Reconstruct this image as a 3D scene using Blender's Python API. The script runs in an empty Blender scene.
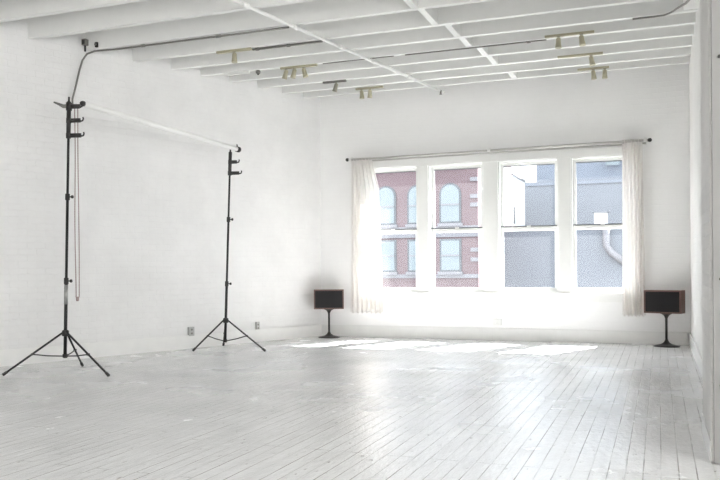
import bpy, bmesh, math, random
from mathutils import Vector, Matrix
random.seed(4)
SC = bpy.context.scene
COL = SC.collection
PI = math.pi

# ------------------------------------------------------------ dimensions
CAM_H = 1.05
D = 11.3575            # inner face of the window wall
XC = -4.957            # corner of window wall and left wall
LA = math.radians(21.331)
LDIR = Vector((-math.sin(LA), -math.cos(LA), 0))   # left wall runs towards the camera
LNRM = Vector((math.cos(LA), -math.sin(LA), 0))    # into the room
ZJ = 3.67              # underside of joists
ZC = 4.02
REAR = -5.0
XR = 0.38              # right wall

# ------------------------------------------------------------ materials
def new_mat(name):
    m = bpy.data.materials.new(name); m.use_nodes = True
    nt = m.node_tree; nt.nodes.clear()
    out = nt.nodes.new('ShaderNodeOutputMaterial')
    return m, nt, out

def N(nt, kind, **kw):
    n = nt.nodes.new(kind)
    for k, v in kw.items():
        if hasattr(n, k): setattr(n, k, v)
        else: n.inputs[k.replace('_', ' ')].default_value = v
    return n

def principled(nt, out, col, rough=.5, metal=0.0, spec=.5):
    b = nt.nodes.new('ShaderNodeBsdfPrincipled')
    b.inputs['Base Color'].default_value = (*col, 1)
    b.inputs['Roughness'].default_value = rough
    b.inputs['Metallic'].default_value = metal
    b.inputs['Specular IOR Level'].default_value = spec
    nt.links.new(b.outputs[0], out.inputs[0])
    return b

def simple(name, col, rough=.5, metal=0.0, noise=0.0, nscale=30, spec=.5):
    m, nt, out = new_mat(name)
    b = principled(nt, out, col, rough, metal, spec)
    if noise:
        tc = N(nt, 'ShaderNodeTexCoord'); n = N(nt, 'ShaderNodeTexNoise'); n.inputs['Scale'].default_value = nscale
        n.inputs['Detail'].default_value = 5
        nt.links.new(tc.outputs['Object'], n.inputs['Vector'])
        r = N(nt, 'ShaderNodeMapRange')
        r.inputs[3].default_value = 1 - noise; r.inputs[4].default_value = 1 + noise * .3
        nt.links.new(n.outputs[0], r.inputs[0])
        mx = N(nt, 'ShaderNodeMix', data_type='RGBA', blend_type='MULTIPLY'); mx.inputs[0].default_value = 1
        mx.inputs[6].default_value = (*col, 1)
        nt.links.new(r.outputs[0], mx.inputs[7]); nt.links.new(mx.outputs[2], b.inputs['Base Color'])
        bp = N(nt, 'ShaderNodeBump'); bp.inputs['Strength'].default_value = .15; bp.inputs['Distance'].default_value = .004
        nt.links.new(n.outputs[0], bp.inputs['Height']); nt.links.new(bp.outputs[0], b.inputs['Normal'])
    return m

def painted_brick(name, col, along=(1, 0), strength=.35, blotch=.06):
    """white paint over brick: relief only, a little unevenness in the paint itself"""
    m, nt, out = new_mat(name)
    b = principled(nt, out, col, .55)
    L = nt.links.new
    tc = N(nt, 'ShaderNodeTexCoord'); sp = N(nt, 'ShaderNodeSeparateXYZ'); L(tc.outputs['Object'], sp.inputs[0])
    m1 = N(nt, 'ShaderNodeMath', operation='MULTIPLY'); m1.inputs[1].default_value = along[0]
    m2 = N(nt, 'ShaderNodeMath', operation='MULTIPLY_ADD'); m2.inputs[1].default_value = along[1]
    L(sp.outputs[0], m1.inputs[0]); L(sp.outputs[1], m2.inputs[0]); L(m1.outputs[0], m2.inputs[2])
    cb = N(nt, 'ShaderNodeCombineXYZ'); L(m2.outputs[0], cb.inputs[0]); L(sp.outputs[2], cb.inputs[1])
    dn = N(nt, 'ShaderNodeTexNoise'); dn.inputs['Scale'].default_value = 6; dn.inputs['Detail'].default_value = 3
    L(cb.outputs[0], dn.inputs['Vector'])
    dv = N(nt, 'ShaderNodeMix', data_type='RGBA', blend_type='LINEAR_LIGHT'); dv.inputs[0].default_value = .018
    L(cb.outputs[0], dv.inputs[6]); L(dn.outputs[1], dv.inputs[7])
    br = N(nt, 'ShaderNodeTexBrick'); br.inputs['Scale'].default_value = 1
    br.inputs['Brick Width'].default_value = .21; br.inputs['Row Height'].default_value = .072
    br.inputs['Mortar Size'].default_value = .006; br.inputs['Mortar Smooth'].default_value = .9
    br.inputs['Color1'].default_value = (1, 1, 1, 1); br.inputs['Color2'].default_value = (.75, .75, .75, 1)
    br.inputs['Mortar'].default_value = (0, 0, 0, 1)
    L(dv.outputs[2], br.inputs['Vector'])
    n2 = N(nt, 'ShaderNodeTexNoise'); n2.inputs['Scale'].default_value = 22; n2.inputs['Detail'].default_value = 6
    L(tc.outputs['Object'], n2.inputs['Vector'])
    n3 = N(nt, 'ShaderNodeTexNoise'); n3.inputs['Scale'].default_value = 1.6; n3.inputs['Detail'].default_value = 7; n3.inputs['Roughness'].default_value = .7
    L(tc.outputs['Object'], n3.inputs['Vector'])
    ad = N(nt, 'ShaderNodeMath', operation='MULTIPLY_ADD'); ad.inputs[1].default_value = 1.1
    L(n2.outputs[0], ad.inputs[0]); L(br.outputs[0], ad.inputs[2])
    bp = N(nt, 'ShaderNodeBump'); bp.inputs['Strength'].default_value = strength; bp.inputs['Distance'].default_value = .006
    L(ad.outputs[0], bp.inputs['Height']); L(bp.outputs[0], b.inputs['Normal'])
    # paint slightly greyer in the joints and in worn patches
    r = N(nt, 'ShaderNodeMapRange'); r.inputs[1].default_value = .3; r.inputs[2].default_value = .7
    r.inputs[3].default_value = 1 - blotch; r.inputs[4].default_value = 1
    L(n3.outputs[0], r.inputs[0])
    r2 = N(nt, 'ShaderNodeMapRange'); r2.inputs[3].default_value = .985; r2.inputs[4].default_value = 1
    L(br.outputs[0], r2.inputs[0])
    mu = N(nt, 'ShaderNodeMath', operation='MULTIPLY'); L(r.outputs[0], mu.inputs[0]); L(r2.outputs[0], mu.inputs[1])
    mx = N(nt, 'ShaderNodeMix', data_type='RGBA', blend_type='MULTIPLY'); mx.inputs[0].default_value = 1
    mx.inputs[6].default_value = (*col, 1); L(mu.outputs[0], mx.inputs[7]); L(mx.outputs[2], b.inputs['Base Color'])
    return m

def floor_material():
    m, nt, out = new_mat('painted_floor_boards')
    L = nt.links.new
    b = principled(nt, out, (.7, .7, .7), .3)
    tc = N(nt, 'ShaderNodeTexCoord'); sp = N(nt, 'ShaderNodeSeparateXYZ'); L(tc.outputs['Object'], sp.inputs[0])
    cb = N(nt, 'ShaderNodeCombineXYZ'); L(sp.outputs[1], cb.inputs[0]); L(sp.outputs[0], cb.inputs[1])
    br = N(nt, 'ShaderNodeTexBrick'); br.inputs['Scale'].default_value = 1
    br.offset = .37; br.offset_frequency = 3
    br.inputs['Brick Width'].default_value = 2.1; br.inputs['Row Height'].default_value = .085
    br.inputs['Mortar Size'].default_value = .0035; br.inputs['Mortar Smooth'].default_value = .3
    br.inputs['Color1'].default_value = (.9, .9, .9, 1); br.inputs['Color2'].default_value = (1, 1, 1, 1)
    br.inputs['Mortar'].default_value = (0, 0, 0, 1)
    L(cb.outputs[0], br.inputs['Vector'])
    # wear: long streaks along the boards
    mp = N(nt, 'ShaderNodeMapping'); mp.inputs['Scale'].default_value = (9, .9, 1); L(tc.outputs['Object'], mp.inputs[0])
    ns = N(nt, 'ShaderNodeTexNoise'); ns.inputs['Scale'].default_value = 1.4; ns.inputs['Detail'].default_value = 8; ns.inputs['Roughness'].default_value = .65
    L(mp.outputs[0], ns.inputs['Vector'])
    nb = N(nt, 'ShaderNodeTexNoise'); nb.inputs['Scale'].default_value = 1.1; nb.inputs['Detail'].default_value = 6
    L(tc.outputs['Object'], nb.inputs['Vector'])
    # chips: small dark specks
    mp2 = N(nt, 'ShaderNodeMapping'); mp2.inputs['Scale'].default_value = (26, 11, 1); L(tc.outputs['Object'], mp2.inputs[0])
    nc = N(nt, 'ShaderNodeTexNoise'); nc.inputs['Scale'].default_value = 1; nc.inputs['Detail'].default_value = 5; nc.inputs['Roughness'].default_value = .6
    L(mp2.outputs[0], nc.inputs['Vector'])
    chip = N(nt, 'ShaderNodeMapRange'); chip.inputs[1].default_value = .63; chip.inputs[2].default_value = .72
    chip.inputs[3].default_value = 0; chip.inputs[4].default_value = .65; L(nc.outputs[0], chip.inputs[0])
    # groove darkness varies along each gap
    gv = N(nt, 'ShaderNodeMapRange'); gv.inputs[1].default_value = .42; gv.inputs[2].default_value = .6
    gv.inputs[3].default_value = .02; gv.inputs[4].default_value = .85; L(ns.outputs[0], gv.inputs[0])
    gm = N(nt, 'ShaderNodeMath', operation='MULTIPLY'); L(br.outputs['Fac'], gm.inputs[0]); L(gv.outputs[0], gm.inputs[1])
    mk = N(nt, 'ShaderNodeMath', operation='MAXIMUM'); L(gm.outputs[0], mk.inputs[0]); L(chip.outputs[0], mk.inputs[1])
    base = N(nt, 'ShaderNodeMapRange'); base.inputs[1].default_value = .3; base.inputs[2].default_value = .7
    base.inputs[3].default_value = .86; base.inputs[4].default_value = 1; L(ns.outputs[0], base.inputs[0])
    base2 = N(nt, 'ShaderNodeMapRange'); base2.inputs[1].default_value = .3; base2.inputs[2].default_value = .7
    base2.inputs[3].default_value = .9; base2.inputs[4].default_value = 1; L(nb.outputs[0], base2.inputs[0])
    bm_ = N(nt, 'ShaderNodeMath', operation='MULTIPLY'); L(base.outputs[0], bm_.inputs[0]); L(base2.outputs[0], bm_.inputs[1])
    c1 = N(nt, 'ShaderNodeMix', data_type='RGBA', blend_type='MULTIPLY'); c1.inputs[0].default_value = 1
    c1.inputs[6].default_value = (.85, .85, .855, 1); L(bm_.outputs[0], c1.inputs[7])
    c2 = N(nt, 'ShaderNodeMix', data_type='RGBA'); c2.inputs[7].default_value = (.20, .19, .17, 1)
    L(mk.outputs[0], c2.inputs[0]); L(c1.outputs[2], c2.inputs[6]); L(c2.outputs[2], b.inputs['Base Color'])
    rr = N(nt, 'ShaderNodeMapRange'); rr.inputs[1].default_value = .3; rr.inputs[2].default_value = .72
    rr.inputs[3].default_value = .15; rr.inputs[4].default_value = .33; L(nb.outputs[0], rr.inputs[0]); L(rr.outputs[0], b.inputs['Roughness'])
    b.inputs['Specular IOR Level'].default_value = .5
    # relief: cupped boards, gaps, brush marks
    h1 = N(nt, 'ShaderNodeMath', operation='MULTIPLY_ADD'); h1.inputs[1].default_value = -1.2
    L(br.outputs['Fac'], h1.inputs[0]); L(ns.outputs[0], h1.inputs[2])
    h2 = N(nt, 'ShaderNodeMath', operation='MULTIPLY_ADD'); h2.inputs[1].default_value = 1.8
    L(nc.outputs[0], h2.inputs[0]); L(h1.outputs[0], h2.inputs[2])
    h3 = N(nt, 'ShaderNodeMath', operation='MULTIPLY_ADD'); h3.inputs[1].default_value = .8
    L(br.outputs[0], h3.inputs[0]); L(h2.outputs[0], h3.inputs[2])
    bp = N(nt, 'ShaderNodeBump'); bp.inputs['Strength'].default_value = .7; bp.inputs['Distance'].default_value = .004
    L(h3.outputs[0], bp.inputs['Height']); L(bp.outputs[0], b.inputs['Normal'])
    return m

def glass_material():
    m, nt, out = new_mat('dusty_window_glass')
    L = nt.links.new
    tr = N(nt, 'ShaderNodeBsdfTransparent'); tr.inputs[0].default_value = (.97, .985, 1, 1)
    gl = N(nt, 'ShaderNodeBsdfGlossy'); gl.inputs['Roughness'].default_value = .03
    df = N(nt, 'ShaderNodeBsdfTranslucent'); df.inputs[0].default_value = (.95, .97, 1, 1)
    m1 = N(nt, 'ShaderNodeMixShader'); m1.inputs[0].default_value = .02
    L(tr.outputs[0], m1.inputs[1]); L(gl.outputs[0], m1.inputs[2])
    tc = N(nt, 'ShaderNodeTexCoord'); n = N(nt, 'ShaderNodeTexNoise'); n.inputs['Scale'].default_value = 3; L(tc.outputs['Object'], n.inputs['Vector'])
    r = N(nt, 'ShaderNodeMapRange'); r.inputs[3].default_value = HAZE * .75; r.inputs[4].default_value = HAZE * 1.25; L(n.outputs[0], r.inputs[0])
    m2 = N(nt, 'ShaderNodeMixShader'); L(r.outputs[0], m2.inputs[0])
    L(m1.outputs[0], m2.inputs[1]); L(df.outputs[0], m2.inputs[2]); L(m2.outputs[0], out.inputs[0])
    return m

def curtain_material():
    m, nt, out = new_mat('sheer_curtain_cloth')
    L = nt.links.new
    df = N(nt, 'ShaderNodeBsdfDiffuse'); df.inputs[0].default_value = (.92, .90, .88, 1)
    tl = N(nt, 'ShaderNodeBsdfTranslucent'); tl.inputs[0].default_value = (.95, .93, .91, 1)
    tr = N(nt, 'ShaderNodeBsdfTransparent')
    m1 = N(nt, 'ShaderNodeMixShader'); m1.inputs[0].default_value = .45; L(df.outputs[0], m1.inputs[1]); L(tl.outputs[0], m1.inputs[2])
    wv = N(nt, 'ShaderNodeTexNoise'); wv.inputs['Scale'].default_value = 90
    tc = N(nt, 'ShaderNodeTexCoord'); L(tc.outputs['Object'], wv.inputs['Vector'])
    r = N(nt, 'ShaderNodeMapRange'); r.inputs[3].default_value = .1; r.inputs[4].default_value = .2; L(wv.outputs[0], r.inputs[0])
    m2 = N(nt, 'ShaderNodeMixShader'); L(r.outputs[0], m2.inputs[0]); L(m1.outputs[0], m2.inputs[1]); L(tr.outputs[0], m2.inputs[2])
    L(m2.outputs[0], out.inputs[0])
    return m

def facade_brick(name, c1, c2, mort, sc=1.0):
    m, nt, out = new_mat(name)
    L = nt.links.new
    b = principled(nt, out, c1, .8)
    tc = N(nt, 'ShaderNodeTexCoord'); sp = N(nt, 'ShaderNodeSeparateXYZ'); L(tc.outputs['Object'], sp.inputs[0])
    ad = N(nt, 'ShaderNodeMath', operation='ADD'); L(sp.outputs[0], ad.inputs[0]); L(sp.outputs[1], ad.inputs[1])
    cb = N(nt, 'ShaderNodeCombineXYZ'); L(ad.outputs[0], cb.inputs[0]); L(sp.outputs[2], cb.inputs[1])
    br = N(nt, 'ShaderNodeTexBrick'); br.inputs['Scale'].default_value = sc
    br.inputs['Brick Width'].default_value = .24; br.inputs['Row Height'].default_value = .08; br.inputs['Mortar Size'].default_value = .01
    br.inputs['Color1'].default_value = (*c1, 1); br.inputs['Color2'].default_value = (*c2, 1); br.inputs['Mortar'].default_value = (*mort, 1)
    L(cb.outputs[0], br.inputs['Vector'])
    n = N(nt, 'ShaderNodeTexNoise'); n.inputs['Scale'].default_value = .5; n.inputs['Detail'].default_value = 5; L(tc.outputs['Object'], n.inputs['Vector'])
    r = N(nt, 'ShaderNodeMapRange'); r.inputs[3].default_value = .8; r.inputs[4].default_value = 1.15; L(n.outputs[0], r.inputs[0])
    mx = N(nt, 'ShaderNodeMix', data_type='RGBA', blend_type='MULTIPLY'); mx.inputs[0].default_value = 1
    L(br.outputs[0], mx.inputs[6]); L(r.outputs[0], mx.inputs[7]); L(mx.outputs[2], b.inputs['Base Color'])
    return m

HAZE = .007
M = {}
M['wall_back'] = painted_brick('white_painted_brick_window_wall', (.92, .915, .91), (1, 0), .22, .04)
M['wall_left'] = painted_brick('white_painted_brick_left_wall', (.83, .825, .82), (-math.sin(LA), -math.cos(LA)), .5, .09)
M['wall_right'] = painted_brick('white_painted_plaster', (.80, .79, .77), (0, 1), .25, .08)
M['pier'] = painted_brick('worn_grey_painted_pier', (.74, .725, .71), (.7, .7), .4, .14)
M['panel'] = simple('dull_grey_painted_board', (.27, .265, .26), .7, noise=.15, nscale=3)
M['xslit'] = simple('dark_slit_window', (.02, .022, .025), .5)
M['ceiling'] = simple('white_ceiling_boards', (.74, .74, .73), .7, noise=.06, nscale=6)
M['joist'] = simple('white_painted_timber', (.80, .80, .785), .6, noise=.05, nscale=9)
M['trim'] = simple('white_gloss_trim_paint', (.86, .86, .84), .35, noise=.03, nscale=12)
M['base'] = simple('white_baseboard_paint', (.84, .835, .82), .4, noise=.08, nscale=8)
M['floor'] = floor_material()
M['glass'] = glass_material()
M['curtain'] = curtain_material()
M['black'] = simple('black_powder_coated_metal', (.018, .018, .018), .4, .3)
M['dark'] = simple('dark_plastic', (.03, .028, .027), .45)
M['silver'] = simple('brushed_aluminium', (.42, .42, .41), .35, .9)
M['roll'] = simple('white_tube', (.86, .86, .84), .45)
M['chain'] = simple('brown_plastic_beads', (.36, .27, .26), .5)
M['grille'] = simple('black_speaker_cloth', (.012, .011, .012), .9, noise=.2, nscale=300)
M['wood'] = simple('reddish_brown_wood', (.15, .08, .065), .4, noise=.3, nscale=40)
M['standblk'] = simple('black_satin_pedestal', (.02, .018, .016), .3)
M['steel'] = simple('grey_conduit', (.22, .215, .20), .45, .5)
M['pipepaint'] = simple('white_painted_pipe', (.82, .82, .80), .45)
M['brass'] = simple('yellowed_fixture_paint', (.42, .39, .28), .5)
M['brassd'] = simple('dull_fixture_metal', (.30, .29, .23), .5, .3)
M['strip'] = simple('dark_shade_strip', (.17, .18, .19), .6)  # grey for the painted shade lines on the sashes
M['rod'] = simple('grey_curtain_rod_metal', (.52, .51, .49), .4, .4)
M['outlet'] = simple('grey_outlet_steel', (.46, .46, .45), .4, .2)
M['outletw'] = simple('white_outlet_plastic', (.78, .78, .76), .4)
M['xbrick'] = facade_brick('red_street_brick', (.140, .086, .088), (.128, .079, .083), (.135, .10, .10))
M['xstone'] = simple('pale_sandstone', (.19,.18,.185), .8)
M['xwhite'] = simple('white_render', (.55, .55, .54), .8)
M['xgrey'] = simple('blue_grey_cladding', (.142, .151, .166), .7)
M['xgrey2'] = simple('pale_blue_cladding', (.15,.165,.19), .7)
M['xglass'] = simple('reflecting_street_window', (.16,.185,.19), .3, .0)
M['xdark'] = simple('dark_recess', (.07, .075, .08), .5)
M['street'] = simple('street_asphalt', (.06, .06, .06), .9, noise=.1, nscale=.5)

# ------------------------------------------------------------ mesh helpers
def box(bm, x0, x1, y0, y1, z0, z1, bev=0):
    g = bmesh.ops.create_cube(bm, size=1)
    vs = g['verts']
    for v in vs:
        v.co = Vector((x0 + (v.co.x + .5) * (x1 - x0), y0 + (v.co.y + .5) * (y1 - y0), z0 + (v.co.z + .5) * (z1 - z0)))
    if bev:
        es = list({e for v in vs for e in v.link_edges})
        bmesh.ops.bevel(bm, geom=es, offset=bev, segments=2, affect='EDGES', profile=.5)
    return vs

def prism(bm, pts, z0, z1):
    lo = [bm.verts.new((x, y, z0)) for x, y in pts]; hi = [bm.verts.new((x, y, z1)) for x, y in pts]
    n = len(pts)
    for i in range(n):
        bm.faces.new((lo[i], lo[(i + 1) % n], hi[(i + 1) % n], hi[i]))
    bm.faces.new(lo[::-1]); bm.faces.new(hi)
    bmesh.ops.recalc_face_normals(bm, faces=bm.faces)

def tube(bm, pts, r, seg=12, caps=True):
    """tube through points; r a number or a list"""
    pts = [Vector(p) for p in pts]; n = len(pts)
    rs = r if isinstance(r, (list, tuple)) else [r] * n
    rings = []; ref = None
    for i, p in enumerate(pts):
        t = (pts[min(i + 1, n - 1)] - pts[max(i - 1, 0)]).normalized()
        if ref is None:
            ref = Vector((0, 0, 1)) if abs(t.z) < .9 else Vector((1, 0, 0))
        a = (ref - t * ref.dot(t)).normalized(); b = t.cross(a); ref = a
        rings.append([bm.verts.new(p + (a * math.cos(2 * PI * k / seg) + b * math.sin(2 * PI * k / seg)) * rs[i]) for k in range(seg)])
    for i in range(n - 1):
        for k in range(seg):
            f = bm.faces.new((rings[i][k], rings[i][(k + 1) % seg], rings[i + 1][(k + 1) % seg], rings[i + 1][k])); f.smooth = True
    if caps:
        bm.faces.new(rings[0][::-1]); bm.faces.new(rings[-1])

def lathe(bm, prof, seg=32, o=(0, 0, 0)):
    o = Vector(o)
    rings = [[bm.verts.new(o + Vector((r * math.cos(2 * PI * k / seg), r * math.sin(2 * PI * k / seg), z))) for k in range(seg)] for r, z in prof]
    for i in range(len(rings) - 1):
        for k in range(seg):
            f = bm.faces.new((rings[i][k], rings[i][(k + 1) % seg], rings[i + 1][(k + 1) % seg], rings[i + 1][k])); f.smooth = True
    bm.faces.new(rings[0][::-1]); bm.faces.new(rings[-1])

def obj(name, bm, mat, parent=None):
    bmesh.ops.recalc_face_normals(bm, faces=bm.faces)
    me = bpy.data.meshes.new(name); bm.to_mesh(me); bm.free()
    me.materials.append(mat)
    o = bpy.data.objects.new(name, me); COL.objects.link(o)
    if parent: o.parent = parent
    return o

def struct(name, bm, mat, parent=None):
    o = obj(name, bm, mat, parent)
    if parent is None: o['kind'] = 'structure'
    return o

def thing(name, label, cat, loc=(0, 0, 0), rz=0, group=None):
    o = bpy.data.objects.new(name, None); COL.objects.link(o)
    o.location = loc; o.rotation_euler = (0, 0, rz); o.empty_display_size = .1
    o['label'] = label; o['category'] = cat
    if group: o['group'] = group
    return o

def tag(o, label, cat, group=None):
    o['label'] = label; o['category'] = cat
    if group: o['group'] = group
    return o

def copy_tree(o, parent=None):
    c = o.copy(); COL.objects.link(c); c.parent = parent
    for ch in list(o.children): copy_tree(ch, c)
    return c

def B(): return bmesh.new()

# ------------------------------------------------------------ the room
LREAR = Vector((XC, D, 0)) + LDIR * ((D - REAR) / math.cos(LA))
TH = .36
bm = B(); prism(bm, [(XC - .6, D + TH), (LREAR.x - .5, REAR - .3), (4.2, REAR - .3), (4.2, D + TH)], -.2, 0)
struct('floor', bm, M['floor'])
bm = B(); prism(bm, [(XC - .6, D + TH), (LREAR.x - .5, REAR - .3), (4.2, REAR - .3), (4.2, D + TH)], ZC, ZC + .2)
ceiling = struct('ceiling', bm, M['ceiling'])
JY = [-4.3, -3.65, -3.0, -2.35, -1.7, -1.05, -.4, .25, .9, 1.55, 2.2, 2.82, 3.44, 4.06, 4.66, 5.25, 5.84, 6.43, 7.05, 7.70, 8.30, 8.83, 9.27, 9.72, 10.20, 10.65, 11.05]
for y in JY:
    k = (D - y) / math.cos(LA)
    xl = XC + LDIR.x * k - .04
    xr = XR + .03 if y > 5.5 else (4.0 if y < 4.0 else .3)
    bm = B(); box(bm, xl, xr, y - .034, y + .034, ZJ, ZC + .02, .003)
    struct('joist', bm, M['joist'], ceiling)
# bridging between the joists
def bridging(x, i):
    bm = B(); box(bm, x - .035, x + .035, JY[i] + .034, JY[i + 1] - .034, ZJ + .004, ZJ + .19, .002)
    struct('bridging_block', bm, M['joist'], ceiling)
for y, x in ((7.38, -2.30), (8.00, -2.25), (8.57, -2.13), (9.05, -2.10), (9.5, -2.0), (9.95, -1.97), (10.85, -1.87), (6.75, -2.4), (6.1, -2.5)):
    i = max(k for k in range(len(JY) - 1) if JY[k] < y)
    bridging(x, i)

# left wall
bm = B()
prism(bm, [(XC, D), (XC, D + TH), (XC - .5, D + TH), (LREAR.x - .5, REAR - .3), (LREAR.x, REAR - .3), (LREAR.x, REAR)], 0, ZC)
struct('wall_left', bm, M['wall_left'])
# right wall and the pier at the front of it
bm = B()
prism(bm, [(XR, D + TH), (XR, 5.45), (.7, 5.45), (.7, 4.62), (4.2, 4.62), (4.2, D + TH)], 0, ZC)
SW = [(-4.6, -2.6), (-1.9, .1), (.7, 2.1)]
ys = [REAR - .3] + [v for p in SW for v in p] + [4.62]
for i in range(0, len(ys), 2): box(bm, 3.9, 4.2, ys[i], ys[i + 1], 0, ZC)
for a_, b_ in SW: box(bm, 3.9, 4.2, a_, b_, 0, .75); box(bm, 3.9, 4.2, a_, b_, 3.0, ZC)
wr = struct('wall_right', bm, M['wall_right'])
bm = B(); box(bm, .249, .72, 4.58, 5.45, 0, ZC, .015); pier = obj('pier', bm, M['pier'], wr)
bm = B(); box(bm, .243, .25, 4.59, 5.452, 0, .12, .002); obj('pier_base', bm, M['base'], wr)
bm = B(); box(bm, .262, .715, 4.560, 4.585, .005, ZC - .01, .003); o = obj('pier_panel', bm, M['panel'], wr); o['label'] = 'grey board with dark bolts'
bm = B(); box(bm, .24, XR, 5.45, 8.62, 3.63, ZC, .004); obj('girder', bm, M['joist'], wr)
bm = B(); box(bm, .36, XR, 5.45, 11.33, 0, .17, .004); struct('baseboard_right', bm, M['base'])
for z in (.42, .98, 2.15):
    bm = B(); tube(bm, [(.30, 4.562, z), (.30, 4.548, z)], .009, 8); obj('bolt', bm, M['dark'], wr)

# window wall : openings ------------------------------------------------
GK = 11.47 / D
WX = [(-4.165, -3.42), (-3.166, -2.43), (-2.125, -1.37), (-1.106, -.36)]
Z0, Z1 = .72, 2.52
ST = .045                       # visible sash stile
OP = [(a - ST, b + ST) for a, b in WX]
OZ0, OZ1 = Z0 - .03, Z1 + .055
bm = B()
box(bm, XC, OP[0][0], D, D + TH, 0, ZC)
box(bm, OP[3][1], XR, D, D + TH, 0, ZC)
box(bm, OP[0][0], OP[3][1], D, D + TH, 0, OZ0)
box(bm, OP[0][0], OP[3][1], D, D + TH, OZ1, ZC)
for i in range(3): box(bm, OP[i][1], OP[i + 1][0], D, D + TH, OZ0, OZ1)
struct('wall_back', bm, M['wall_back'])
# casing round the row of windows
bm = B(); box(bm, -4.33, -.22, D - .025, D, OZ1, 2.68, .004); casing = struct('trim_1', bm, M['trim'])
bm = B(); box(bm, -4.33, OP[0][0], D - .025, D, OZ0, OZ1, .004); obj('side_casing', bm, M['trim'], casing)
bm = B(); box(bm, OP[3][1], -.22, D - .025, D, OZ0, OZ1, .004); obj('side_casing', bm, M['trim'], casing)
for i in range(3):
    bm = B(); box(bm, OP[i][1], OP[i + 1][0], D - .025, D, OZ0, OZ1, .004); obj('mullion_casing', bm, M['trim'], casing)
bm = B(); box(bm, -4.36, -.19, D - .05, D, OZ0 - .035, OZ0, .006); struct('trim_2', bm, M['trim'])
bm = B(); box(bm, -4.33, -.22, D - .02, D, OZ0 - .13, OZ0 - .035, .004); struct('trim_3', bm, M['trim'])
bm = B(); box(bm, XC + .02, XR - .04, D - .022, D, 0, .175, .005); struct('baseboard_back', bm, M['base'])
bm = B()
a = Vector((XC, D, 0)); e = a + LDIR * ((D - REAR) / math.cos(LA) - .02); q = LNRM * .022
prism(bm, [(a.x, a.y - .03), (e.x, e.y), (e.x + q.x, e.y + q.y), (a.x + q.x * 1.1, a.y - .03)], 0, .18)
struct('baseboard_left', bm, M['base'])

ZM = 1.615                      # meeting rail
for i, (a, b) in enumerate(WX):
    x0, x1 = OP[i]
    yj0, yj1 = D + .02, D + .20
    bm = B()                    # jamb lining
    box(bm, x0, x0 + .016, D, yj1 + .03, OZ0, OZ1); box(bm, x1 - .016, x1, D, yj1 + .03, OZ0, OZ1)
    box(bm, x0, x1, D, yj1 + .03, OZ1 - .016, OZ1); box(bm, x0, x1, D, yj1 + .06, OZ0, OZ0 + .016)
    w = struct('window_%d' % (i + 1), bm, M['trim'])
    def sash(name, y, za, zb, top, bot):
        bm = B()
        box(bm, x0 + .016, x0 + .016 + ST, y, y + .035, za, zb, .003); box(bm, x1 - .016 - ST, x1 - .016, y, y + .035, za, zb, .003)
        box(bm, x0 + .016 + ST, x1 - .016 - ST, y, y + .035, zb - top, zb, .003); box(bm, x0 + .016 + ST, x1 - .016 - ST, y, y + .035, za, za + bot, .003)
        s = obj(name, bm, M['trim'], w)
        bm = B(); box(bm, x0 + .05, x1 - .05, y + .015, y + .019, za + bot * .7, zb - top * .7); obj('window_pane', bm, M['glass'], s)
        return s
    sash('lower_sash', D + .075, OZ0 + .016, ZM + .012, .045, .05)
    sash('upper_sash', D + .125, ZM - .045, OZ1 - .016, .045, .04)
    bm = B(); box(bm, x0 + .02, x1 - .02, D + .08, D + .123, ZM + .012, ZM + .03); obj('rail_shade_strip', bm, M['strip'], w)  # dark bar standing in for the shadow line above the meeting rail
    bm = B(); box(bm, x0 + .06, x1 - .06, D + .118, D + .126, OZ1 - .07, OZ1 - .058); obj('head_shade_strip', bm, M['strip'], w)  # thin dark bar standing in for the shadow at the top of the glass
    bm = B(); box(bm, (a + b) / 2 - .03, (a + b) / 2 + .03, D + .078, D + .11, ZM + .012, ZM + .03, .004); obj('sash_lock', bm, M['trim'], w)

# rest of the loft, behind and beside the camera: blank rear wall, three tall unseen windows added in the side wall for fill light
bm = B(); box(bm, LREAR.x, 3.9, REAR - .3, REAR, 0, ZC)
struct('wall_rear', bm, M['wall_right'])
for i, (a_, b_) in enumerate(SW):
    bm = B(); x0, x1 = 4.0, 4.08
    box(bm, x0, x1, a_, a_ + .07, .75, 3.0); box(bm, x0, x1, b_ - .07, b_, .75, 3.0)
    box(bm, x0, x1, a_ + .07, b_ - .07, .75, .83); box(bm, x0, x1, a_ + .07, b_ - .07, 2.92, 3.0)
    box(bm, x0, x1, (a_ + b_) / 2 - .04, (a_ + b_) / 2 + .04, .83, 2.92)
    struct('window_%d' % (i + 5), bm, M['trim'])

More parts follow.
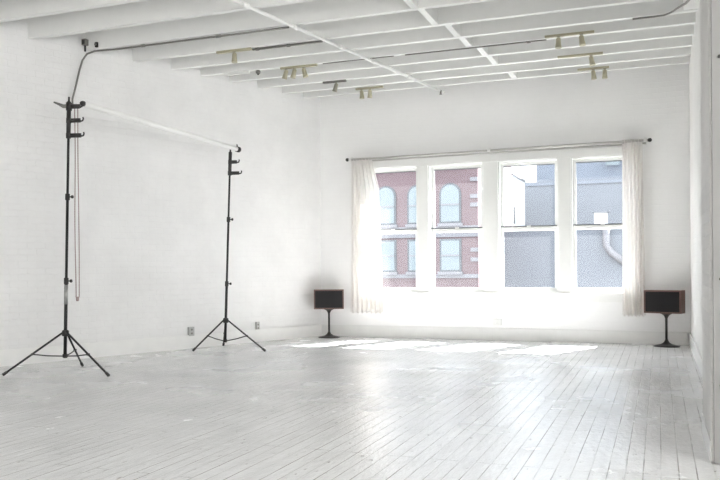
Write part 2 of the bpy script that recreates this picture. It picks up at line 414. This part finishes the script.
# ------------------------------------------------------------ backdrop stands
def backdrop_stand(label, base, top, feet, hub_z, low_z, arms, knobs, silver=None, r0=.017, lever=False):
    base = Vector(base); top = Vector(top)
    t = thing('backdrop_stand', label, 'light stand', base, 0, 'backdrop stands')
    tp = top - base                        # local: stand leans a touch
    def at(z): return Vector((tp.x * z / tp.z, tp.y * z / tp.z, z))
    zs = [low_z, hub_z + .42 * (tp.z - hub_z), hub_z + .70 * (tp.z - hub_z), tp.z]
    bm = B(); tube(bm, [at(low_z), at(knobs[0])], r0, 16); obj('lower_pole', bm, M['black'], t)
    bm = B(); tube(bm, [at(knobs[0] - .03), at(knobs[1])], r0 * .82, 16); obj('middle_pole', bm, M['black'], t)
    bm = B(); tube(bm, [at(knobs[1] - .03), at(tp.z)], r0 * .74, 16); obj('upper_pole', bm, M['black'], t)
    if silver:
        bm = B(); tube(bm, [at(silver[0]), at(silver[1])], r0 + .0025, 16); o = obj('pole_sleeve', bm, M['silver'], t); o['label'] = 'bare grey metal sleeve'
    for z in knobs:
        bm = B(); tube(bm, [at(z - .035), at(z - .03), at(z + .03), at(z + .035)], [r0 + .001, r0 + .006, r0 + .006, r0 * .8], 16)
        c = obj('clamp_collar', bm, M['dark'], t)
        bm = B(); p = at(z); tube(bm, [p, p + Vector((.04, .012, 0))], .006, 8)
        tube(bm, [p + Vector((.036, .011, 0)), p + Vector((.042, .013, 0)), p + Vector((.056, .017, 0)), p + Vector((.06, .018, 0))], [.012, .017, .017, .011], 10)
        obj('clamp_knob', bm, M['dark'], c)
    # hub, spreader and legs
    bm = B(); tube(bm, [at(hub_z - .035), at(hub_z - .03), at(hub_z + .02), at(hub_z + .03)], [r0 + .01, r0 + .018, r0 + .018, r0 + .006], 18); obj('leg_hub', bm, M['dark'], t)
    bm = B(); tube(bm, [at(low_z - .02), at(low_z - .012), at(low_z + .02)], [r0, r0 + .008, r0 + .008], 16); obj('spreader_hub', bm, M['dark'], t)
    for f in feet:
        f = Vector(f) - base; f.z = .012
        d = Vector((f.x, f.y, 0)).normalized()
        a0 = at(hub_z) + d * .03; side = Vector((-d.y, d.x, 0)) * .007
        bm = B()
        tube(bm, [a0, f], .0105, 8)
        leg = obj('leg', bm, M['black'], t)
        bm = B(); u = (f - a0).normalized(); tube(bm, [f - u * .05, f - u * .045, f + u * .005], [.012, .0155, .0155], 10); obj('rubber_foot', bm, M['dark'], leg)
        k = .52; mid = a0.lerp(f, k); bm = B(); s0 = at(low_z) + d * .02
        tube(bm, [s0, s0.lerp(mid, .5) - Vector((0, 0, .006)), mid], .0065, 8); obj('brace', bm, M['black'], t)
        bm = B(); tube(bm, [mid - side * 2, mid + side * 2], .012, 8); obj('brace_pivot', bm, M['dark'], leg)
    # spigot and backdrop hooks
    bm = B(); tube(bm, [at(tp.z - .01), at(tp.z + .02), at(tp.z + .045)], [r0 * .74, .01, .01], 12); obj('spigot', bm, M['dark'], t)
    for (z, ln, hookh) in arms:
        p = at(z); dx = Vector((.966, .26, 0))
        bm = B()
        tube(bm, [p - Vector((0, 0, .026)), p + Vector((0, 0, .026))], r0 + .008, 14)
        for s in (-.011, .011):
            tube(bm, [p + dx * .01 + Vector((0, 0, s)), p + dx * (ln - .03) + Vector((0, 0, s))], .012, 8)
        e1 = p + dx * (ln - .035)
        pts = [e1, e1 + dx * .012 + Vector((0, 0, -.008)), e1 + dx * .03 + Vector((0, 0, -.004)), e1 + dx * .038 + Vector((0, 0, .015)), e1 + dx * .034 + Vector((0, 0, hookh))]
        tube(bm, pts, .0085, 8)
        hk = obj('backdrop_hook', bm, M['dark'], t)
    bm = B(); zl = min(a[0] for a in arms) - .03; tube(bm, [at(zl), at(tp.z - .005)], r0 + .005, 14); obj('backdrop_bracket', bm, M['dark'], t)
    if lever:
        p = at(tp.z - .05); dx = Vector((-.935, -.354, 0))
        bm = B(); tube(bm, [p + dx * .01, p + dx * .06 + Vector((0, 0, .0)), p + dx * .10 + Vector((0, 0, .02)), p + dx * .155 + Vector((0, 0, .042))], [.022, .02, .014, .008], 10)
        o = obj('tightening_lever', bm, M['steel'], t); o['label'] = 'grey metal tightening lever'
        bm = B(); tube(bm, [p - Vector((0, 0, .045)), p + Vector((0, 0, .035))], .03, 14); tube(bm, [p - dx * .01, p - dx * .12], .021, 12); obj('clamp_body', bm, M['dark'], t)
    return t
s1 = backdrop_stand('tall black backdrop stand at far left with three hooks and a hanging chain', (-5.755, 6.555, 0), (-5.708, 6.590, 2.80),
    [(-6.135, 6.111, 0), (-5.091, 6.409, 0), (-5.894, 6.986, 0)], .405, .165,
    [(2.745, .145, .02), (2.60, .155, .032), (2.445, .165, .032)], [.94, 1.81], (.70, .90), .0175, True)
s2 = backdrop_stand('farther black backdrop stand near the left wall with two bare hooks', (-5.318, 9.03, 0), (-5.235, 9.06, 2.585),
    [(-5.592, 8.699, 0), (-4.701, 8.97, 0), (-5.60, 9.47, 0)], .385, .115,
    [(2.45, .12, .03), (2.305, .155, .03)], [.86, 1.70], None, .0175, False)

# tube across both stands
A_ = Vector((-5.555, 6.635, 2.770)); B_ = Vector((-5.175, 9.12, 2.625))
tb = thing('backdrop_crossbar', 'long white backdrop tube spanning between the two black stands', 'backdrop tube', A_)
bm = B(); tube(bm, [Vector(), B_ - A_], .029, 20); obj('white_tube', bm, M['roll'], tb)
bm = B(); d_ = (B_ - A_).normalized()
tube(bm, [B_ - A_, B_ - A_ + d_ * .05, B_ - A_ + d_ * .07], [.037, .037, .022], 16)
tube(bm, [B_ - A_ + d_ * .02 + Vector((0, 0, .02)), B_ - A_ + d_ * .02 + Vector((-.01, 0, .065))], .008, 8)
o = obj('end_cap', bm, M['dark'], tb); o['label'] = 'black end cap'
bm = B(); tube(bm, [-d_ * .04, -d_ * .02, Vector()], [.018, .028, .028], 16); o = obj('end_cap', bm, M['dark'], tb); o['label'] = 'black end cap'

# bead chain looped over the top hook
c0 = Vector((-5.640, 6.618, 2.745))
rv = Vector((.935, .354, 0))
bm = B()
zt, zb, hw = 0, -1.965, .0175
path = []
n = 150
for k in range(n + 1): path.append(rv * (-hw + .004 * math.sin(k * .05)) + Vector((0, 0, zt + (zb - zt) * k / n)))
for k in range(1, 8): path.append(rv * (-hw * math.cos(k / 8 * PI)) + Vector((0, 0, zb - .014 * math.sin(k / 8 * PI))))
for k in range(n + 1): path.append(rv * (hw + .003 * math.sin(k * .04)) + Vector((0, 0, zb + (zt - zb) * k / n)))
for k in range(1, 8): path.append(rv * (hw * math.cos(k / 8 * PI)) + Vector((0, 0, zt + .014 * math.sin(k / 8 * PI))))
rad = [.0062 if i % 2 else .0052 for i in range(len(path))]
tube(bm, path, rad, 6)
ch = thing('bead_chain', 'long brown bead chain hanging in a loop beside the nearer stand', 'chain', c0)
obj('beads', bm, M['chain'], ch)
bm = B(); tube(bm, [Vector((0, 0, zb - .05)), Vector((0, 0, zb - .045)), Vector((0, 0, zb - .01)), Vector((0, 0, zb - .004))], [.008, .015, .017, .008], 12)
obj('chain_weight', bm, M['chain'], ch)

# ------------------------------------------------------------ speakers
def speaker(label, loc, rz, w, h, d):
    t = thing('speaker', label, 'speaker', loc, rz, 'loudspeakers by the window wall')
    bm = B(); T = .018      # front towards local -Y; open shell with a set-back grille
    box(bm, -w / 2, w / 2, -d / 2, d / 2, 0, T, .002); box(bm, -w / 2, w / 2, -d / 2, d / 2, h - T, h, .002)
    box(bm, -w / 2, -w / 2 + T, -d / 2, d / 2, T, h - T, .002); box(bm, w / 2 - T, w / 2, -d / 2, d / 2, T, h - T, .002)
    box(bm, -w / 2 + T, w / 2 - T, d / 2 - T, d / 2, T, h - T)
    obj('cabinet', bm, M['wood'], t)
    bm = B(); box(bm, -w / 2 + T, w / 2 - T, -d / 2 + .008, -d / 2 + .03, T, h - T, .004); obj('grille', bm, M['grille'], t)
    return t
def speaker_stand(label, loc, h):
    t = thing('pedestal_stand', label, 'speaker stand', loc, 0, 'pedestal speaker stands')
    bm = B(); lathe(bm, [(.165, 0), (.165, .008), (.13, .018), (.07, .032), (.035, .055), (.018, .085), (.016, .10)], 40); obj('base', bm, M['standblk'], t)
    bm = B(); tube(bm, [(0, 0, .095), (0, 0, h - .055)], .0155, 20); obj('pole', bm, M['standblk'], t)
    bm = B(); lathe(bm, [(.016, h - .075), (.02, h - .055), (.035, h - .03), (.065, h - .010), (.085, h - .004), (.085, h)], 32); obj('top_plate', bm, M['standblk'], t)
    return t
speaker_stand('black tulip pedestal holding the left speaker, in the wall corner', (-4.715, 11.09, 0), .436)
speaker('dark speaker with brown edges on pedestal left of the windows', (-4.715, 11.09, .436), math.radians(23), .452, .295, .20)
speaker_stand('black tulip pedestal holding the right speaker, beside the right wall', (.078, 11.08, 0), .436)
speaker('dark speaker with brown wooden side on pedestal right of the windows', (.055, 11.08, .436), math.radians(-17), .47, .30, .20)

# ------------------------------------------------------------ curtains and rod
YR = D - .085
def curtain(label, f0, f1, ztop, zbot, folds, amp, y0):
    bm = B(); nu, nv = folds * 10, 40
    grid = []
    for j in range(nv + 1):
        v = j / nv; z = ztop + (zbot - ztop) * v
        a, b = f0(v), f1(v); row = []
        for i in range(nu + 1):
            u = i / nu
            ph = 2 * PI * folds * u + .5 * math.sin(3 * v + 5 * u)
            am = amp * (.75 + .25 * math.sin(9 * u + 2)) * (.8 + .35 * v)
            row.append(bm.verts.new((a + (b - a) * u + .006 * math.sin(ph * 2), y0 + am * math.sin(ph) - .008 * v, z + (.012 * math.sin(ph + 1) if j == nv else 0))))
        grid.append(row)
    for j in range(nv):
        for i in range(nu):
            f = bm.faces.new((grid[j][i], grid[j][i + 1], grid[j + 1][i + 1], grid[j + 1][i])); f.smooth = True
    c = obj('curtain', bm, M['curtain'])
    sm = c.modifiers.new('thickness', 'SOLIDIFY'); sm.thickness = .002
    tag(c, label, 'curtain', 'sheer curtains')
    return c
def lerp(a, b, t): return a + (b - a) * max(0, min(1, t))
curtain('sheer white curtain at the left end of the rod, covering the window edge', lambda v: lerp(-4.40, -4.43, v), lambda v: lerp(-4.07, -3.96, v * 5) + .05 * v, 2.735, .372, 7, .022, YR)
curtain('sheer white curtain at the right end of the rod, bunched in narrow folds', lambda v: lerp(-.465, -.475, v), lambda v: lerp(-.20, -.185, v), 2.765, .385, 6, .027, YR)
rt = thing('curtain_rod', 'long grey double curtain rod above the row of windows', 'curtain rod', (0, YR, 2.715))
bm = B(); tube(bm, [(-4.45, 0, -.005), (-2.27, 0, .012)], .015, 14); obj('rod', bm, M['rod'], rt)
bm = B(); tube(bm, [(-2.30, 0, .012), (-.13, 0, .025)], .0175, 14); obj('rod', bm, M['rod'], rt)
bm = B(); tube(bm, [(-4.40, .04, -.03), (-.16, .04, -.008)], .012, 12); obj('inner_rod', bm, M['rod'], rt)
for x in (-4.46, -.12):
    bm = B(); s = -1 if x < -1 else 1
    tube(bm, [(x - s * .02, 0, (0 if s < 0 else .025)), (x, 0, (0 if s < 0 else .025)), (x + s * .02, 0, (0 if s < 0 else .025)), (x + s * .035, 0, (0 if s < 0 else .025))], [.016, .026, .026, .01], 14); obj('finial', bm, M['dark'], rt)
for x, zz in ((-4.42, -.003), (-2.28, .012), (-.17, .025)):
    bm = B(); tube(bm, [(x, -.02, zz), (x, .083, zz)], .009, 8); box(bm, x - .018, x + .018, .063, .084, zz - .05, zz + .05, .003); tube(bm, [(x - .02, 0, zz), (x + .02, 0, zz)], .023, 14)
    obj('rod_bracket', bm, M['pipepaint'], rt)

# ------------------------------------------------------------ pipes
def pipe_thing(name, label, pts, r, mat, couplings=(), cat='pipe', bolts=None):
    p0 = Vector(pts[0]); t = thing(name, label, cat, p0)
    bm = B(); tube(bm, [Vector(p) - p0 for p in pts], r, 14); obj('pipe', bm, mat, t)
    for (a, b) in couplings:
        bm = B(); tube(bm, [Vector(a) - p0, Vector(b) - p0], r * 1.45, 14); obj('coupling', bm, bolts or mat, t)
    return t
def P(x, y, z): return Vector((x, y, z))
dA, dB = P(-3.93, 5.9, ZJ - .045), P(-2.945, 11.32, ZJ - .045)
cps = []
for k in (.17, .32, .48, .62, .79, .965):
    q = dA.lerp(dB, k); u = (dB - dA).normalized(); cps.append((q - u * .04, q + u * .04))
dt = pipe_thing('sprinkler_pipe', 'white painted pipe crossing under the ceiling joists at an angle', [P(-4.62, 2.1, ZJ - .045), dA, dB], .018, M['pipepaint'], cps)
bm = B(); q = dB - P(-4.62, 2.1, ZJ - .045); tube(bm, [q + Vector((-.01, -.17, 0)), q + Vector((-.01, -.17, -.055))], .014, 10); lathe(bm, [(.02, -.06), (.022, -.056), (.008, -.05)], 12, q + Vector((-.01, -.17, 0))); obj('sprinkler_head', bm, M['steel'], dt)
# conduit rising on the left wall and turning along a joist
wl = lambda y, z, off=.03: Vector((XC, D, 0)) + LDIR * ((D - y) / math.cos(LA)) + LNRM * off + Vector((0, 0, z))
c_pts = [wl(7.50, 2.96), wl(7.50, 3.06), wl(7.545, 3.24), wl(7.585, 3.42), wl(7.62, 3.54), wl(7.66, 3.62, .06), wl(7.70, 3.645, .16), P(-6.0, 7.70, 3.652), P(-5.0, 7.70, 3.652), P(-3.72, 7.70, 3.652)]
pipe_thing('conduit', 'dark grey conduit climbing the left wall and running along a joist', c_pts, .011, M['steel'],
    [(P(-4.62, 7.7, 3.652), P(-4.56, 7.7, 3.652)), (P(-5.62, 7.7, 3.652), P(-5.57, 7.7, 3.652))])
pipe_thing('conduit', 'thin dark conduit on the joist behind the first, feeding a lone spotlight', [P(-4.50, 8.33, 3.655), P(-3.60, 8.33, 3.655)], .013, M['steel'],
    [(P(-4.46, 8.33, 3.655), P(-4.42, 8.33, 3.655)), (P(-4.05, 8.33, 3.655), P(-4.01, 8.33, 3.655))])
pipe_thing('conduit', 'thin grey conduit along the joist leading to the right hand spotlights', [P(-2.9, 9.27, 3.663), P(-1.20, 9.27, 3.663)], .008, M['steel'],
    [(P(-1.42, 9.27, 3.658), P(-1.38, 9.27, 3.658))])
pipe_thing('conduit', 'thin grey conduit extending right from the triple spotlight track', [P(-4.0, 9.27, 3.664), P(-3.05, 9.27, 3.664)], .006, M['steel'])
pipe_thing('cable', 'black cable hanging in a curve from a joist to the right pier', [P(-.25, 8.83, 3.66), P(-.05, 8.83, 3.66), P(.06, 8.8, 3.655), P(.11, 8.7, 3.64), P(.15, 8.5, 3.60), P(.175, 8.2, 3.53), P(.2, 7.5, 3.34), P(.212, 6.9, 3.17), P(.216, 6.3, 3.01), P(.22, 5.75, 2.88), P(.225, 5.45, 2.83), P(.235, 5.28, 2.84), P(.24, 5.2, 2.92), P(.242, 5.18, 3.2), P(.242, 5.18, 3.6)], .010, M['steel'], cat='cable')
# junction boxes where the conduit meets the ceiling
jb = thing('junction_box', 'small dark junction box at the top of the left wall conduit', 'junction box', wl(7.63, 3.74, .075))
bm = B(); box(bm, -.03, .03, -.03, .03, -.03, .045, .006); obj('box_body', bm, M['steel'], jb)
bm = B(); tube(bm, [(0, 0, -.03), (0, 0, -.10)], .012, 10); obj('box_fitting', bm, M['dark'], jb)
bm = B(); box(bm, -.02, .02, -.036, -.03, -.02, .03, .002); obj('box_cover', bm, M['dark'], jb)
ck = thing('pipe_clamp', 'small dark clamp fixed to the joist beside the junction box', 'clamp', P(-6.22, 7.655, 3.72))
bm = B(); box(bm, -.018, .018, -.012, .018, -.03, .03, .005); obj('clamp_body', bm, M['dark'], ck)
bm = B(); tube(bm, [(0, -.01, 0), (0, -.026, 0)], .014, 10); obj('bolt', bm, M['steel'], ck)

# ------------------------------------------------------------ track lights
def head_mesh(parent, x, tiltx, tilty, mat, L=.10, r=.034, drop=.04):
    bm = B()
    tube(bm, [(x, 0, -.015), (x, 0, -.015 - drop)], .008, 8)
    box(bm, x - .02, x + .02, -.014, .014, -.03, -.006, .003)
    st = obj('spotlight_head', bm, M['brassd'], parent)
    d = Vector((math.sin(tiltx), math.sin(tilty), -1)).normalized(); p = Vector((x, 0, -.015 - drop))
    bm = B(); tube(bm, [p - d * .02, p - d * .005, p + d * .04, p + d * L], [r * .45, r * .8, r * .85, r * 1.05], 16)
    obj('lamp_housing', bm, mat, st)
def track_light(label, x0, x1, y, heads, z=ZJ, mat='brass', group='ceiling track spotlights'):
    t = thing('track_light', label, 'track light', P(x0, y, z), 0, group)
    bm = B(); box(bm, 0, x1 - x0, -.02, .02, -.026, 0, .003); obj('track', bm, M[mat], t)
    for (x, a, b) in heads: head_mesh(t, x - x0, a, b, M['brassd'] if mat == 'steel' else M[mat])
    return t
track_light('yellowish track with one spotlight, nearest the first dark conduit', -4.97, -4.50, 8.30, [(-4.73, .05, -.1)])
track_light('triple spotlight track, the largest yellowish one near the left wall', -4.60, -4.08, 9.27, [(-4.52, -.35, .1), (-4.40, -.2, -.15), (-4.27, .25, .1)])
track_light('short empty grey track end-on to the left wall', -5.43, -5.06, 9.27, [], mat='outletw')
track_light('single small spotlight on track left of the window corner', -4.40, -4.05, 10.20, [(-4.20, -.3, 0)], mat='steel')
track_light('twin spotlight track closest to the window wall, above left window', -4.12, -3.70, 10.75, [(-4.03, .05, 0), (-3.90, -.1, .1)], mat='brass')
track_light('right hand track with two spotlights pointing down, nearest the camera', -1.20, -.66, 9.13, [(-1.05, 0, -.1), (-.80, .15, -.1)])
track_light('right hand track with one spotlight, in the middle of three', -1.17, -.63, 10.08, [(-.77, .2, -.1)])
track_light('right hand track with two spotlights nearest the window wall', -1.0, -.60, 10.82, [(-.80, .1, 0), (-.655, 0, 0)])
sp = thing('smoke_detector', 'tiny dark ceiling fixture right of the short empty track', 'ceiling fixture', P(-4.93, 9.27, ZJ))
bm = B(); lathe(bm, [(.015, -.05), (.032, -.04), (.034, -.012), (.02, 0)], 16); obj('fixture_body', bm, M['steel'], sp)
bm = B(); tube(bm, [(0, 0, -.05), (0, 0, -.062)], .012, 10); obj('fixture_cap', bm, M['dark'], sp)

# ------------------------------------------------------------ outlets
def outlet(label, p, rz, plate, w=.09, h=.12, d=.035):
    t = thing('wall_outlet', label, 'outlet', p, rz, 'wall outlets')
    bm = B(); box(bm, -w / 2, w / 2, -d, 0, -h / 2, h / 2, .006); obj('outlet_box', bm, plate, t)
    for z in (-.025, .025):
        bm = B(); box(bm, -.014, .014, -d - .004, -d + .002, z - .012, z + .012, .003); obj('socket', bm, M['outletw'] if plate == M['outletw'] else M['steel'], t)
    return t
ow = math.atan2(LNRM.y, LNRM.x) + PI / 2
outlet('grey metal outlet box low on left wall behind the farther stand', wl(9.05, .225, .0), ow, M['outlet'])
outlet('small grey outlet low on left wall nearer the corner', wl(10.13, .225, .0), ow, M['outlet'], .06, .13, .03)
outlet('white double outlet under the third window on the window wall', P(-2.19, D, .26), 0, M['outletw'], .12, .10, .02)

# ------------------------------------------------------------ outside the windows
def K(x, y, z, k=1.3): return Vector((x * k, y * k, CAM_H + (z - CAM_H) * k))
GZ = -9.0
bm = B(); box(bm, -80, 60, 13.5, 140, GZ - .3, GZ); o = struct('ground', bm, M['street'])
bb = thing('brick_building', 'red brick building with pale arched windows seen through the left windows', 'building', K(-9.2, 32, 0) * 1)
bb.location.z = GZ
o0 = bb.location.copy()
def add(par, o0, name, mat, fn):
    bm = B(); fn(bm); 
    for v in bm.verts: v.co -= o0
    return obj(name, bm, mat, par)
def kb(bm, x0, x1, y0, y1, z0, z1, bev=0):
    a = K(x0, y0, z0); b = K(x1, y0, z1); box(bm, a.x, b.x, a.y, a.y + (y1 - y0), a.z, b.z, bev)
add(bb, o0, 'facade_wall', M['xbrick'], lambda bm: (box(bm, -26, K(-6.95, 32, 0).x, 41.6, 52, GZ, K(0, 32, 7.4).z)))
add(bb, o0, 'roof_cornice', M['xstone'], lambda bm: kb(bm, -19.8, -6.8, 31.7, 32.4, 7.2, 7.7))
for zz in (.62, 2.32, 2.62):
    add(bb, o0, 'stone_band', M['xstone'], lambda bm: kb(bm, -19.8, -6.93, 31.94, 32.1, zz, zz + .16))
for cx in (-16.5, -15.1, -13.7, -12.3, -10.92, -9.5, -8.1):
    for (za, zb_, arch) in ((2.93, 4.10, True), (.92, 2.2, False), (5.35, 6.5, True), (-1.2, .1, False)):
        hw = .41
        def outline(inset, za=za, zb_=zb_, arch=arch, cx=cx, hw=hw):
            p = [(cx - hw + inset, za + inset), (cx + hw - inset, za + inset)]
            if arch:
                for k in range(11):
                    t_ = PI * k / 10; p.append((cx + (hw - inset) * math.cos(t_), zb_ + (hw - inset) * math.sin(t_)))
            else: p += [(cx + hw - inset, zb_ - inset), (cx - hw + inset, zb_ - inset)]
            return p
        def slab(bm, pts, y0, dep):
            f = [bm.verts.new(K(x, y0, z)) for x, z in pts]; g = [bm.verts.new(K(x, y0, z) + Vector((0, dep, 0))) for x, z in pts]
            bm.faces.new(f); bm.faces.new(g[::-1]); n = len(pts)
            for i in range(n): bm.faces.new((f[i], f[(i + 1) % n], g[(i + 1) % n], g[i]))
        w = add(bb, o0, 'window', M['xdark'], lambda bm: slab(bm, outline(-.05), 31.95, .1))
        add(w, Vector(), 'pane', M['xglass'], lambda bm: (slab(bm, outline(.03), 31.92, .06), [setattr(v, 'co', v.co - o0) for v in bm.verts]))
        zm = (za + zb_) / 2 + (.15 if arch else 0)
        add(bb, o0, 'sash_bar', M['xstone'], lambda bm: kb(bm, cx - .38, cx + .38, 31.88, 31.92, zm - .03, zm + .03))
        add(bb, o0, 'window_sill', M['xstone'], lambda bm: kb(bm, cx - .52, cx + .52, 31.85, 32.05, za - .16, za - .04))
for zz in (3.55, 3.9, 4.6, 1.3, 1.7):
    add(bb, o0, 'quoin', M['xstone'], lambda bm: kb(bm, -7.25, -6.93, 31.93, 32.05, zz, zz + .16))
wb = thing('white_building', 'white building receding behind the brick one, with narrow dark windows', 'building', (-14, 55, GZ)); o0w = wb.location.copy()
add(wb, o0w, 'building_wall', M['xwhite'], lambda bm: box(bm, -22, K(-7.55, 40, 0).x, 53.5, 62.4, GZ, K(0, 40, 6.15).z))
add(wb, o0w, 'parapet', M['xstone'], lambda bm: box(bm, -22, K(-7.55, 40, 0).x + .08, 53.4, 62.5, K(0, 40, 6.15).z, K(0, 40, 6.15).z + .15))
for yy in (54.8, 57.4):
    for zz in (1.2, 4.2):
        add(wb, o0w, 'window', M['xslit'], lambda bm: box(bm, K(-7.55, 40, 0).x - .1, K(-7.55, 40, 0).x + .03, yy - .35, yy + .35, zz, zz + 1.3))
gb = thing('grey_building', 'large blue grey building filling the view of the right windows', 'building', (0, 70, GZ)); o0g = gb.location.copy()
X1 = K(-7.22, 50, 0).x
add(gb, o0g, 'building_wall', M['xgrey'], lambda bm: box(bm, -30, 30, 65, 85, GZ, K(0, 50, 6.35).z))
add(gb, o0g, 'upper_block', M['xgrey2'], lambda bm: box(bm, X1, 30, 65.6, 84, K(0, 50, 6.35).z, K(0, 50, 11.5).z))
for xx in (-3.4, 4.5):
    add(gb, o0g, 'window', M['xglass'], lambda bm: box(bm, xx - .5, xx + .5, 64.95, 65.1, 9.0, 10.6))
for zz in (7.62, 3.0):
    add(gb, o0g, 'floor_band', M['xgrey2'], lambda bm: box(bm, -30, 30, 64.9, 65.1, zz, zz + .25))
rh = thing('rooftop_hut', 'small white rooftop hut standing on a roof, seen in the rightmost window', 'rooftop hut', (K(-3.34, 45, 0).x, K(0, 45, 0).y, K(0, 45, 1.0).z)); o0r = rh.location.copy()
add(rh, o0r, 'hut_walls', M['xwhite'], lambda bm: kb(bm, -3.34, -2.66, 45, 46, 1.0, 4.02))
add(rh, o0r, 'hut_roof', M['xgrey'], lambda bm: kb(bm, -3.42, -2.58, 44.9, 46.1, 4.02, 4.14))
lr = thing('low_building', 'low blue grey building in front, filling the lower right panes', 'building', (-3, 48, GZ)); o0l = lr.location.copy()
XL = K(-6.72, 36, 0).x; ZL = K(0, 36, 2.75).z
add(lr, o0l, 'building_wall', M['xgrey'], lambda bm: box(bm, XL, 14, 46.8, 52, GZ, ZL))
add(lr, o0l, 'parapet', M['xgrey2'], lambda bm: box(bm, XL - .06, 14.1, 46.7, 46.95, ZL, ZL + .2))
add(lr, o0l, 'slanted_duct', M['xstone'], lambda bm: tube(bm, [K(-2.15, 35.7, 2.8), K(-2.15, 35.7, 1.95), K(-1.95, 35.7, 1.65), K(-1.4, 35.7, 1.2)], .2, 10))

# ------------------------------------------------------------ light
w = bpy.data.worlds.new('sky'); SC.world = w; w.use_nodes = True
nt = w.node_tree; bg = nt.nodes['Background']; bg.inputs[0].default_value = (.85, .925, 1.0, 1); bg.inputs[1].default_value = 1.32
def sun(direction, strength, angle=.6):
    l = bpy.data.lights.new('sun', 'SUN'); l.energy = strength; l.angle = math.radians(angle); l.color = (1, .97, .93)
    o = bpy.data.objects.new('sun', l); COL.objects.link(o); o.location = (8, 30, 20)
    o.rotation_euler = Vector(direction).to_track_quat('-Z', 'Y').to_euler()
sun((-.45, -1, -1.27), 14)
def area(name, loc, direction, sx, sy, e, col=(1, 1, 1), portal=False):
    l = bpy.data.lights.new(name, 'AREA'); l.shape = 'RECTANGLE'; l.size = sx; l.size_y = sy; l.energy = e; l.color = col
    if portal: l.cycles.is_portal = True
    o = bpy.data.objects.new(name, l); COL.objects.link(o); o.location = loc
    o.rotation_euler = Vector(direction).to_track_quat('-Z', 'Z').to_euler()
for a_, b_ in SW:       # fill lamps added in the unseen side windows beside the camera
    area('side_fill', (4.15, (a_ + b_) / 2, 1.87), (-1, 0, 0), b_ - a_ - .1, 2.1, 31.5 * (b_ - a_), (1, .985, .96))
for a_, b_ in WX:       # sky coming in through the four front windows
    area('window_portal', ((a_ + b_) / 2, D + .30, (Z0 + Z1) / 2), (0, -1, 0), b_ - a_ + .1, Z1 - Z0 + .1, 1, portal=True)

# ------------------------------------------------------------ camera
cam = bpy.data.cameras.new('camera'); co = bpy.data.objects.new('camera', cam); COL.objects.link(co)
cam.sensor_width = 36; cam.lens = 790.43 / 720 * 36; cam.shift_y = 28.28 / 720; cam.clip_start = .05; cam.clip_end = 400
co.matrix_world = Matrix.Translation((0, 0, CAM_H)) @ Matrix.Rotation(math.radians(20.761), 4, 'Z') @ Matrix.Rotation(math.radians(90), 4, 'X') @ Matrix.Rotation(math.radians(-.404), 4, 'Z')
SC.camera = co
vs = SC.view_settings; vs.view_transform = 'Standard'; vs.look = 'None'; vs.gamma = 1; vs.use_curve_mapping = False; vs.exposure = 1.97
c = SC.cycles; c.max_bounces = 14; c.diffuse_bounces = 10; c.glossy_bounces = 4; c.transparent_max_bounces = 12
c.caustics_reflective = False; c.caustics_refractive = False; c.use_denoising = True; c.denoising_input_passes = 'RGB_ALBEDO_NORMAL'; c.denoising_prefilter = 'NONE'; c.use_adaptive_sampling = False; c.use_guiding = True; c.sample_clamp_indirect = 4
